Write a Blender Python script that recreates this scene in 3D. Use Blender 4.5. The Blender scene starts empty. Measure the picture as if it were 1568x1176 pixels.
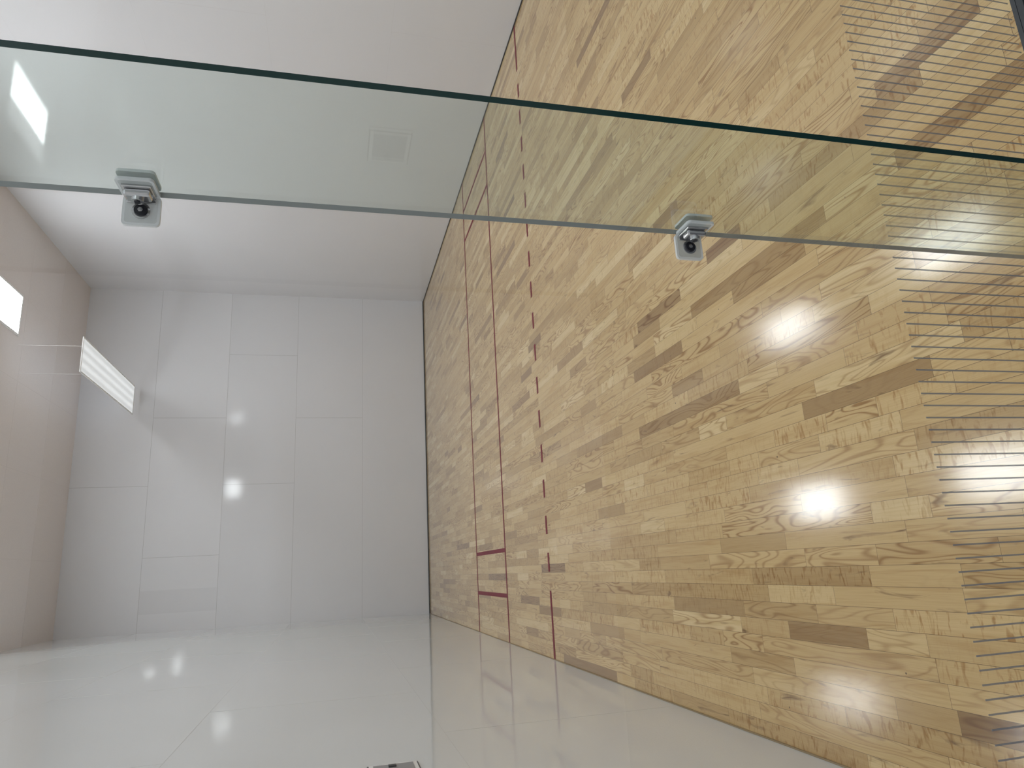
import bpy, bmesh, math, random
from mathutils import Matrix, Vector
random.seed(11)
W=6.096; D=12.192; H=6.096
sc=bpy.context.scene
sc.view_settings.view_transform='Standard'
sc.view_settings.look='None'
sc.view_settings.exposure=0.0

# ---------------------------------------------------------------- helpers
def new_mat(name):
    m=bpy.data.materials.new(name); m.use_nodes=True
    nt=m.node_tree; b=nt.nodes['Principled BSDF']; return m,nt,b
def N(nt,t,**kw):
    n=nt.nodes.new(t)
    for k,v in kw.items(): setattr(n,k,v)
    return n
def mathn(nt,op,a,b=None,c=None,clamp=False):
    n=nt.nodes.new('ShaderNodeMath'); n.operation=op; n.use_clamp=clamp
    for i,x in enumerate((a,b,c)):
        if x is None: continue
        if isinstance(x,(int,float)): n.inputs[i].default_value=x
        else: nt.links.new(x,n.inputs[i])
    return n.outputs[0]
def mix(nt,fac,a,b,mode='MIX'):
    n=nt.nodes.new('ShaderNodeMix'); n.data_type='RGBA'; n.blend_type=mode
    for s,x in ((n.inputs[0],fac),(n.inputs[6],a),(n.inputs[7],b)):
        if isinstance(x,(int,float)): s.default_value=x
        elif isinstance(x,(tuple,list)): s.default_value=tuple(x)+((1,) if len(x)==3 else ())
        else: nt.links.new(x,s)
    return n.outputs[2]
def simple(name,col,rough=.5,metal=0,noise=.0,scale=20,spec=.5,alpha=1):
    m,nt,b=new_mat(name)
    b.inputs['Roughness'].default_value=rough; b.inputs['Metallic'].default_value=metal
    b.inputs['Specular IOR Level'].default_value=spec; b.inputs['Alpha'].default_value=alpha
    tc=N(nt,'ShaderNodeTexCoord'); nz=N(nt,'ShaderNodeTexNoise'); nz.inputs['Scale'].default_value=scale
    nt.links.new(tc.outputs['Object'],nz.inputs['Vector'])
    lo=tuple(c*(1-noise) for c in col); hi=tuple(min(1,c*(1+noise)) for c in col)
    nt.links.new(mix(nt,nz.outputs['Fac'],lo,hi),b.inputs['Base Color'])
    return m
def emis(name,col,strength):
    m,nt,b=new_mat(name); b.inputs['Emission Color'].default_value=col+(1,); b.inputs['Emission Strength'].default_value=strength
    return m
def obj_from_bm(name,bm,mats,smooth=False,parent=None):
    me=bpy.data.meshes.new(name); bm.normal_update(); bm.to_mesh(me); bm.free()
    for m in mats: me.materials.append(m)
    if smooth:
        for p in me.polygons: p.use_smooth=True
    o=bpy.data.objects.new(name,me); sc.collection.objects.link(o)
    if parent: o.parent=parent
    return o
def box(bm,x0,x1,y0,y1,z0,z1,mi=0,bev=0):
    vs=[bm.verts.new((x,y,z)) for x in (x0,x1) for y in (y0,y1) for z in (z0,z1)]
    fs=[]
    for idx in ((0,1,3,2),(4,6,7,5),(0,4,5,1),(2,3,7,6),(0,2,6,4),(1,5,7,3)):
        f=bm.faces.new([vs[i] for i in idx]); f.material_index=mi; fs.append(f)
    if bev:
        es=list({e for f in fs for e in f.edges})
        r=bmesh.ops.bevel(bm,geom=es,offset=bev,segments=2,affect='EDGES',profile=.5)
        for f in r['faces']: f.material_index=mi
    return fs
def cyl(bm,c,axis,r,h,mi=0,seg=24,r2=None):
    rot={'X':Matrix.Rotation(math.pi/2,4,'Y'),'Y':Matrix.Rotation(math.pi/2,4,'X'),'Z':Matrix.Identity(4)}[axis]
    r_=bmesh.ops.create_cone(bm,cap_ends=True,segments=seg,radius1=r,radius2=r if r2 is None else r2,depth=h,matrix=Matrix.Translation(c)@rot)
    for v in r_['verts']:
        for f in v.link_faces: f.material_index=mi

# ---------------------------------------------------------------- materials
def wall_mat(name,col,rough=.07,spec=.5,var=.03):
    m,nt,b=new_mat(name)
    tc=N(nt,'ShaderNodeTexCoord')
    n1=N(nt,'ShaderNodeTexNoise'); n1.inputs['Scale'].default_value=.6; n1.inputs['Detail'].default_value=3
    nt.links.new(tc.outputs['Object'],n1.inputs['Vector'])
    lo=tuple(c*(1-var) for c in col); hi=tuple(min(1,c*(1+var)) for c in col)
    nt.links.new(mix(nt,n1.outputs['Fac'],lo,hi),b.inputs['Base Color'])
    b.inputs['Roughness'].default_value=rough
    b.inputs['Specular IOR Level'].default_value=spec
    return m
M_front=wall_mat('front_wall_panel',(.76,.765,.795))
M_front_satin=wall_mat('front_wall_panel_satin',(.77,.775,.805),rough=.55,spec=.35)
M_right=wall_mat('right_wall_panel',(.785,.785,.815),spec=.5)
M_left=wall_mat('left_wall_panel',(.74,.77,.78),spec=.5,rough=.06)
M_seam=simple('panel_seam',(.50,.50,.51),.5)
M_ceil=simple('ceiling_paint',(.80,.745,.73),.8,noise=.05,scale=60)
M_black=simple('black_trim',(.025,.025,.028),.4)
M_red=simple('court_line_paint',(.185,.012,.025),.5,noise=.15,scale=30,spec=.25)
M_plaster=simple('plaster',(.75,.74,.73),.7,noise=.03)
M_carpet=simple('hall_carpet',(.09,.09,.1),.95,noise=.4,scale=300)
ROWS=90; PW=W/ROWS
def floor_material():
    m,nt,b=new_mat('maple_strip_floor')
    L=nt.links.new
    uv=N(nt,'ShaderNodeUVMap',uv_map='plank')
    at=N(nt,'ShaderNodeAttribute',attribute_name='rnd')
    sp=N(nt,'ShaderNodeSeparateColor'); L(at.outputs['Color'],sp.inputs[0])
    tone,off,fig=sp.outputs
    sx=N(nt,'ShaderNodeSeparateXYZ'); L(uv.outputs[0],sx.inputs[0])
    offz=mathn(nt,'MULTIPLY',off,97.0)
    def vec(ax,ay,dz=0.0):
        c=N(nt,'ShaderNodeCombineXYZ')
        L(mathn(nt,'MULTIPLY',sx.outputs[0],ax),c.inputs[0]); L(mathn(nt,'MULTIPLY',sx.outputs[1],ay),c.inputs[1])
        L(mathn(nt,'ADD',offz,dz),c.inputs[2]); return c.outputs[0]
    def noise(v,sc_=1,det=3,dist=0):
        n=N(nt,'ShaderNodeTexNoise'); n.inputs['Scale'].default_value=sc_; n.inputs['Detail'].default_value=det
        n.inputs['Distortion'].default_value=dist; L(v,n.inputs['Vector']); return n.outputs['Fac']
    cr=N(nt,'ShaderNodeValToRGB'); L(tone,cr.inputs[0])
    els=cr.color_ramp.elements
    stops=[(0,(.33,.20,.085)),(.08,(.41,.26,.11)),(.25,(.535,.36,.155)),(.5,(.63,.44,.20)),(.75,(.69,.495,.235)),(1,(.77,.59,.31))]
    els[0].position=0; els[0].color=stops[0][1]+(1,); els[1].position=1; els[1].color=stops[-1][1]+(1,)
    for p,c in stops[1:-1]:
        e=els.new(p); e.color=c+(1,)
    col=cr.outputs[0]
    g=noise(vec(380,7),1,4)
    col=mix(nt,mathn(nt,'MULTIPLY',mathn(nt,'SUBTRACT',g,.44,clamp=True),1.1,clamp=True),col,mix(nt,1.0,col,(.70,.58,.43),'MULTIPLY'))
    s=noise(vec(28,2.0,5),1,3,.9)
    sm=mathn(nt,'MULTIPLY',mathn(nt,'SUBTRACT',s,.48,clamp=True),2.4,clamp=True)
    col=mix(nt,sm,col,mix(nt,1.0,col,(.76,.65,.49),'MULTIPLY'))
    # wavy growth rings
    c=noise(vec(13,1.9,11),1,1,.5)
    ring=mathn(nt,'SINE',mathn(nt,'MULTIPLY',c,62.0))
    ring=mathn(nt,'POWER',mathn(nt,'MULTIPLY_ADD',ring,.5,.5),5.0)
    figm=mathn(nt,'MULTIPLY',mathn(nt,'SUBTRACT',fig,.42,clamp=True),1.6,clamp=True)
    col=mix(nt,mathn(nt,'MULTIPLY',ring,figm),col,mix(nt,1.0,col,(.50,.36,.23),'MULTIPLY'))
    # curly cross figure
    cu=noise(vec(12,45,41),1,2,1.4)
    cum=mathn(nt,'MULTIPLY',mathn(nt,'SUBTRACT',cu,.53,clamp=True),mathn(nt,'MULTIPLY',mathn(nt,'SUBTRACT',.38,fig,clamp=True),20.0),clamp=True)
    col=mix(nt,cum,col,mix(nt,1.0,col,(.68,.55,.40),'MULTIPLY'))
    st=noise(vec(20,3.6,29),1,3,1.5)
    stm=mathn(nt,'MULTIPLY',mathn(nt,'SUBTRACT',st,.65,clamp=True),6.5,clamp=True)
    col=mix(nt,stm,col,(.20,.11,.045))
    tc=N(nt,'ShaderNodeTexCoord')
    vo=N(nt,'ShaderNodeTexVoronoi'); vo.inputs['Scale'].default_value=7.5; vo.inputs['Randomness'].default_value=.95
    L(tc.outputs['Object'],vo.inputs['Vector'])
    dots=mathn(nt,'LESS_THAN',vo.outputs['Distance'],.030)
    col=mix(nt,mathn(nt,'MULTIPLY',dots,.85),col,(.07,.045,.03))
    el=N(nt,'ShaderNodeUVMap',uv_map='edge')
    ex=N(nt,'ShaderNodeSeparateXYZ'); L(el.outputs[0],ex.inputs[0])
    gx=mathn(nt,'GREATER_THAN',mathn(nt,'ABSOLUTE',ex.outputs[0]),PW/2-.0007)
    gy=mathn(nt,'LESS_THAN',ex.outputs[1],.0013)
    gap=mathn(nt,'MAXIMUM',gx,gy)
    col=mix(nt,mathn(nt,'MULTIPLY',gap,.75),col,(.07,.035,.015))
    L(col,b.inputs['Base Color'])
    wr=N(nt,'ShaderNodeTexNoise'); wr.inputs['Scale'].default_value=1.5; wr.inputs['Detail'].default_value=5
    L(tc.outputs['Object'],wr.inputs['Vector'])
    L(mathn(nt,'MULTIPLY_ADD',wr.outputs['Fac'],.10,.075),b.inputs['Roughness'])
    b.inputs['Specular IOR Level'].default_value=.7
    bp=N(nt,'ShaderNodeBump'); bp.inputs['Strength'].default_value=.05; bp.inputs['Distance'].default_value=.002
    hn=mathn(nt,'ADD',mathn(nt,'MULTIPLY',off,.6),mathn(nt,'MULTIPLY',s,.5))
    L(hn,bp.inputs['Height']); L(bp.outputs[0],b.inputs['Normal'])
    # second, broad sheen from worn varnish
    b.inputs['Coat Weight'].default_value=.35; b.inputs['Coat Roughness'].default_value=.32
    return m
M_floor=floor_material()

# ---------------------------------------------------------------- floor of planks
def build_floor():
    bm=bmesh.new()
    pu=bm.loops.layers.uv.new('plank'); eu=bm.loops.layers.uv.new('edge')
    cl=bm.loops.layers.float_color.new('rnd')
    w=PW
    for r in range(ROWS):
        x0=r*w; x1=x0+w; y=-random.uniform(0,.5)
        while y<D:
            l=random.choice((random.uniform(.22,.45),random.uniform(.3,.7),random.uniform(.45,1.1)))
            ya=max(y,0.0); yb=min(y+l,D)
            if yb-ya>.01:
                f=bm.faces.new([bm.verts.new(p) for p in ((x0,ya,0),(x1,ya,0),(x1,yb,0),(x0,yb,0))])
                c=(min(1,max(0,random.gauss(.57,.22))) if random.random()>.03 else random.uniform(0,.12),random.random(),random.random(),1)
                for lp in f.loops:
                    vx,vy=lp.vert.co.x,lp.vert.co.y
                    lp[pu].uv=(vx-x0,vy-y); lp[eu].uv=(vx-(x0+x1)/2,vy-y); lp[cl]=c
            y+=l
    box(bm,0,W,0,D,-.12,-.004,1)
    return obj_from_bm('floor',bm,[M_floor,M_black])
build_floor()

# court lines
def build_lines():
    bm=bmesh.new(); t=.042; z0,z1=.0006,.0016
    def ln(x0,x1,y0,y1): box(bm,x0,x1,y0,y1,z0,z1)
    yS=6.096; yV=7.62; yR=4.572
    ln(.004,W-.004,yS-t/2,yS+t/2)
    ln(.004,W-.004,yV-t/2,yV+t/2)
    for x in (.457,.914,W-.457,W-.914): ln(x-t/2,x+t/2,yS+t/2,yV-t/2)
    ln(.004,.533,yR-t/2,yR+t/2); ln(W-.533,W-.004,yR-t/2,yR+t/2)
    x=.533+.152
    while x<W-.6:
        ln(x,x+.152,yR-t/2,yR+t/2); x+=.3045
    return obj_from_bm('court_lines',bm,[M_red])
build_lines()

# ---------------------------------------------------------------- walls
rows=[i*1.2192 for i in range(6)]
def front_wall():
    bm=bmesh.new()
    zk=4.8768
    box(bm,-.1,W+.1,D,D+.12,0,3.6576,0)
    box(bm,-.1,.30,D,D+.12,3.6576,zk,2)
    box(bm,.30,.68,D,D+.12,3.6576,zk,0)
    box(bm,.68,W+.1,D,D+.12,3.6576,zk,2)
    box(bm,-.1,W+.1,D,D+.12,zk,H+.1,2)
    s=.0026
    for z in rows[1:5]: box(bm,0,W,D-.0015,D,z-s,z+s,1)
    for i,z in enumerate(rows[:5]):
        xs={0:[],1:[3.658],2:[2.4384,4.8768],3:[1.2192,3.658],4:[2.4384]}[i]
        for x in xs: box(bm,x-s,x+s,D-.0015,D,z,z+1.2192,1)
    obj_from_bm('wall_front',bm,[M_front,M_seam,M_front_satin])
front_wall()
M_seam2=simple('panel_seam_faint',(.68,.67,.69),.3)
M_seam3=simple('panel_seam_fainter',(.66,.67,.67),.2)
def side_wall(name,x,sgn,mat,ms):
    bm=bmesh.new()
    xa,xb=(x-.12,x) if sgn>0 else (x,x+.12)
    box(bm,xa,xb,-.0,D,-.0,H+.1,0)
    s=.0012; t=.0006
    a,b_=(x,x+t) if sgn>0 else (x-t,x)
    for z in rows[1:5]: box(bm,a,b_,0.01,D,z-s,z+s,1)
    for i,z in enumerate(rows[:5]):
        y=D-(1.2192 if i%2 else 2.4384)
        while y>.1:
            box(bm,a,b_,y-s,y+s,z,z+1.2192,1); y-=2.4384
    return obj_from_bm(name,bm,[mat,ms])
side_wall('wall_left',0,1,M_left,M_seam3)
side_wall('wall_right',W,-1,M_right,M_seam2)
bm=bmesh.new(); box(bm,-.12,W+.12,0,D+.12,H,H+.12,0)
for i in range(1,5):
    x=i*1.2192; box(bm,x-.002,x+.002,0,D,H-.001,H,1)
for i in range(1,10):
    y=i*1.2192; box(bm,0,W,y-.002,y+.002,H-.001,H,1)
M_cs=simple('ceiling_joint',(.73,.68,.66),.8)
obj_from_bm('ceiling',bm,[M_ceil,M_cs])
bm=bmesh.new(); box(bm,.0,W,D-.008,D-.0005,.0005,.02,0); obj_from_bm('baseboard_front',bm,[M_black])
M_gold=simple('side_joint',(.30,.22,.12),.5)
bm=bmesh.new(); box(bm,.0005,.006,0.02,D-.01,.0005,.008,0); obj_from_bm('baseboard_left',bm,[M_gold])
bm=bmesh.new(); box(bm,W-.006,W-.0005,0.02,D-.01,.0005,.012,0); obj_from_bm('baseboard_right',bm,[M_black])

# ---------------------------------------------------------------- ceiling lights, and a glowing stand-in for a wall reflection
def light_mats(name,strength,amp=.22,pitch=.14):
    m,nt,b=new_mat(name); L=nt.links.new
    tc=N(nt,'ShaderNodeTexCoord'); sx=N(nt,'ShaderNodeSeparateXYZ'); L(tc.outputs['Object'],sx.inputs[0])
    w=mathn(nt,'MULTIPLY_ADD',mathn(nt,'COSINE',mathn(nt,'MULTIPLY',sx.outputs[0],2*math.pi/pitch)),amp,1-amp)
    b.inputs['Base Color'].default_value=(.5,.5,.5,1)
    b.inputs['Emission Color'].default_value=(.93,.975,1,1)
    L(mathn(nt,'MULTIPLY',w,strength),b.inputs['Emission Strength'])
    return m
M_diff=light_mats('light_diffuser',22.5)
M_frame=simple('light_frame',(.85,.85,.85),.35)
def troffer(x,y,z=H,lx=.61,ly=1.22,f=.03,mat=None,rods=0):
    bm=bmesh.new()
    for a in ((-lx/2,-lx/2+f,-ly/2,ly/2),(lx/2-f,lx/2,-ly/2,ly/2),(-lx/2+f,lx/2-f,-ly/2,-ly/2+f),(-lx/2+f,lx/2-f,ly/2-f,ly/2)):
        box(bm,a[0],a[1],a[2],a[3],-.014,0,0,.002)
    box(bm,-lx/2+f,lx/2-f,-ly/2+f,ly/2-f,-.008,0,1)
    if rods:
        for sx_ in (-1,1):
            for sy in (-1,1): cyl(bm,(sx_*(lx/2-.05),sy*(ly/2-.3),rods/2),'Z',.0012,rods,0,8)
    o=obj_from_bm('ceiling_light_and_reflection',bm,[M_frame,mat or M_diff]); o.location=(x,y,z-.001); return o
for y in (8.96,5.55,2.14):
    for x in (1.524,4.572): troffer(x,y)
M_refl=light_mats('reflection_glow',.66,.14,.13)
troffer(3.94,10.66,5.185,.52,2.72,.02,M_refl,rods=.905)  # added glowing panel on rods, stands in for a light mirrored in wall_front

# ---------------------------------------------------------------- back glass wall
def glass_mat(name,tint,refl=1.0):
    m=bpy.data.materials.new(name); m.use_nodes=True; nt=m.node_tree; nt.nodes.clear(); L=nt.links.new
    out=N(nt,'ShaderNodeOutputMaterial'); tr=N(nt,'ShaderNodeBsdfTransparent'); gl=N(nt,'ShaderNodeBsdfGlossy')
    tr.inputs[0].default_value=tint+(1,); gl.inputs['Roughness'].default_value=.0; gl.inputs[0].default_value=(1,1,1,1)
    lw=N(nt,'ShaderNodeLayerWeight'); lw.inputs['Blend'].default_value=.5
    f5=mathn(nt,'POWER',lw.outputs['Facing'],5.0)
    fr=mathn(nt,'MULTIPLY_ADD',f5,.96,.04)
    mx=N(nt,'ShaderNodeMixShader'); L(mathn(nt,'MULTIPLY',fr,refl,clamp=True),mx.inputs[0])
    L(tr.outputs[0],mx.inputs[1]); L(gl.outputs[0],mx.inputs[2]); L(mx.outputs[0],out.inputs[0])
    return m
M_glass=glass_mat('wall_glass',(.985,.99,.985),.9)
M_fin=glass_mat('fin_glass',(.915,.95,.935),1.1)
M_edge=simple('glass_edge_green',(.004,.035,.030),.15)
M_sil=simple('silicone_joint',(.26,.27,.265),.5)
XF=1.363; GH=3.05
bm=bmesh.new()
vs=[bm.verts.new(p) for p in ((0,0,.02),(W,0,.02),(W,0,GH),(0,0,GH))]; bm.faces.new(vs)
gw=obj_from_bm('glass_wall',bm,[M_glass])
m,nt,b=new_mat('etched_stripe'); L=nt.links.new
b.inputs['Base Color'].default_value=(.27,.285,.31,1); b.inputs['Roughness'].default_value=.6
nz=N(nt,'ShaderNodeTexNoise'); nz.inputs['Scale'].default_value=40
L(mathn(nt,'MULTIPLY_ADD',nz.outputs['Fac'],.1,.50),b.inputs['Alpha'])
M_stripe=m
bm=bmesh.new(); x=.02
while x<W:
    box(bm,x-.0016,x+.0016,-.0022,-.0012,.03,.57,0); x+=.0254
o=obj_from_bm('safety_stripes',bm,[M_stripe],parent=gw)
M_rail=simple('bottom_channel_metal',(.06,.065,.07),.4,metal=.6)
bm=bmesh.new(); box(bm,0,W,-.02,-.002,-.06,.002,0,.001); box(bm,0,W,-.002,.010,-.003,.003,0)
obj_from_bm('glass_channel',bm,[M_rail],parent=gw)
bm=bmesh.new(); t=.0050
fs=box(bm,XF-t,XF+t,-.336,-.004,.012,GH,0)
bm.normal_update()
for f in bm.faces:
    if abs(f.normal.x)<.5: f.material_index=1 if f.calc_center_median().y<-.1 else 2
box(bm,XF-t*.7,XF+t*.7,-.0038,-.001,.012,GH,2)
fin=obj_from_bm('glass_fin',bm,[M_fin,M_edge,M_sil])

# clips: clear gasket pads, chrome clamp on the fin, bolt through the wall pane
M_chrome=simple('clip_steel',(.60,.60,.60),.16,metal=.85)
M_gask=simple('clip_pad',(.62,.65,.63),.25,alpha=.62)
M_rim=simple('clip_pad_rim',(.80,.82,.81),.3,alpha=.75)
M_bolt=simple('clip_bolt',(.015,.015,.02),.3)
def pad(bm,axis,a0,a1,d0,d1,z0,z1):
    def rr(inset,r):
        A0,A1,Z0,Z1=a0+inset,a1-inset,z0+inset,z1-inset; pts=[]
        for cx,cz,s in ((A1-r,Z1-r,0),(A0+r,Z1-r,90),(A0+r,Z0+r,180),(A1-r,Z0+r,270)):
            for k in range(6):
                an=math.radians(s+18*k); pts.append((cx+r*math.cos(an),cz+r*math.sin(an)))
        return pts
    def P(p,d): return (p[0],d,p[1]) if axis=='Y' else (d,p[0],p[1])
    outer=rr(0,.007); inner=rr(.004,.005)
    vo=[bm.verts.new(P(p,d0)) for p in outer]; vf=[bm.verts.new(P(p,d1)) for p in outer]; vi=[bm.verts.new(P(p,d1)) for p in inner]
    n=len(outer)
    for i in range(n):
        j=(i+1)%n
        f=bm.faces.new((vo[i],vo[j],vf[j],vf[i])); f.material_index=3
        f=bm.faces.new((vf[i],vf[j],vi[j],vi[i])); f.material_index=3
    f=bm.faces.new(vi); f.material_index=1
    f=bm.faces.new(list(reversed(vo))); f.material_index=1
def clip(z):
    bm=bmesh.new(); h=.0285
    xl=XF-t
    pad(bm,'Y',xl-.054,xl-.001,-.0015,-.0075,z-h,z+h)
    pad(bm,'X',-.064,-.008,xl-.0002,xl-.0050,z-h,z+h)
    pad(bm,'X',-.062,-.006,XF+t+.0002,XF+t+.0050,z-h,z+h)
    box(bm,xl-.016,xl-.004,-.0115,-.0078,z-.022,z+.022,0,.0012)
    box(bm,xl-.0085,xl-.0052,-.050,-.0078,z-.022,z+.022,0,.0012)
    box(bm,xl-.020,xl-.0085,-.044,-.020,z-.020,z+.020,0,.004)
    cyl(bm,(xl-.0225,-.032,z),'X',.0095,.006,0,28)
    cyl(bm,(xl-.0260,-.032,z),'X',.0050,.002,2,6)
    cyl(bm,(xl-.029,-.0088,z),'Y',.0140,.0022,0,32)
    cyl(bm,(xl-.029,-.0115,z),'Y',.0108,.0040,2,32,r2=.0098)
    cyl(bm,(xl-.029,-.0138,z),'Y',.0042,.0010,0,6)
    return obj_from_bm('glass_clip',bm,[M_chrome,M_gask,M_bolt,M_rim])
for z in (2.05,1.062,.09): clip(z)

bm=bmesh.new(); box(bm,-.12,W+.12,-.12,0,GH,3.7,0); obj_from_bm('wall_back',bm,[M_plaster])

# flush ball box in the left wall
bm=bmesh.new()
y0,y1,z0,z1=1.70,1.955,1.40,1.60
box(bm,.001,.006,y0,y1,z0,z1,0,.001)
box(bm,.006,.008,y0+.006,y1-.006,z0+.006,z1-.006,1)
box(bm,.008,.010,y0+.022,y1-.022,z0+.022,z1-.022,2)
box(bm,.010,.016,y1-.07,y1-.045,z0+.09,z0+.12,0,.001)
obj_from_bm('ball_storage_hatch',bm,[M_black,M_frame,simple('hatch_door',(.30,.30,.31),.4)])

# ---------------------------------------------------------------- hall and gallery behind the glass
bm=bmesh.new(); box(bm,-2.5,W+2.5,-3.2,-.03,-.12,-.012,0); obj_from_bm('floor_hall',bm,[M_carpet])
bm=bmesh.new(); box(bm,-2.5,W+2.5,-3.32,-3.2,-.12,3.3,0); obj_from_bm('wall_hall',bm,[M_plaster])
bm=bmesh.new(); box(bm,-2.5,W+2.5,-6.12,-6.0,4.9,7.2,0); obj_from_bm('wall_gallery',bm,[M_plaster])
M_src=emis('reflection_source_glow',(.92,.97,1),17.0)
def reflection_source(n,x,y,z,w_,h_):
    bm=bmesh.new(); f=.03
    box(bm,x-w_/2,x+w_/2,y+.002,y+.006,z-h_/2,z+h_/2,0)
    for a in ((x-w_/2-f,x-w_/2,z-h_/2-f,z+h_/2+f),(x+w_/2,x+w_/2+f,z-h_/2-f,z+h_/2+f),(x-w_/2,x+w_/2,z-h_/2-f,z-h_/2),(x-w_/2,x+w_/2,z+h_/2,z+h_/2+f)):
        box(bm,a[0],a[1],y+.001,y+.03,a[2],a[3],1,.003)
    obj_from_bm(n,bm,[M_src,M_frame])
reflection_source('reflection_source_1',4.59,-6.0,5.85,.70,.54)  # unseen glowing panel, added for its small bright reflection in the front wall

# world
w=bpy.data.worlds.new('World'); sc.world=w; w.use_nodes=True
w.node_tree.nodes['Background'].inputs[0].default_value=(.89,.945,1,1)
w.node_tree.nodes['Background'].inputs[1].default_value=.88

# ---------------------------------------------------------------- camera
cam=bpy.data.cameras.new('camera'); co=bpy.data.objects.new('camera',cam); sc.collection.objects.link(co)
R=Matrix(((-0.05338288610654592,0.9655480256973886,-0.2546905525197398),(-0.2414373388762547,-0.2599670655794373,-0.9349465953787783),(-0.9689469948698372,0.011581661620480797,0.2469971381348792)))
M=R.to_4x4(); M.translation=Vector((0.7350444823211215,-1.1420914960756585,1.7404992050227723))
co.matrix_world=M
cam.sensor_fit='HORIZONTAL'; cam.sensor_width=36; cam.lens=36*1064.86/1568
cam.clip_start=.02; cam.clip_end=100
sc.camera=co
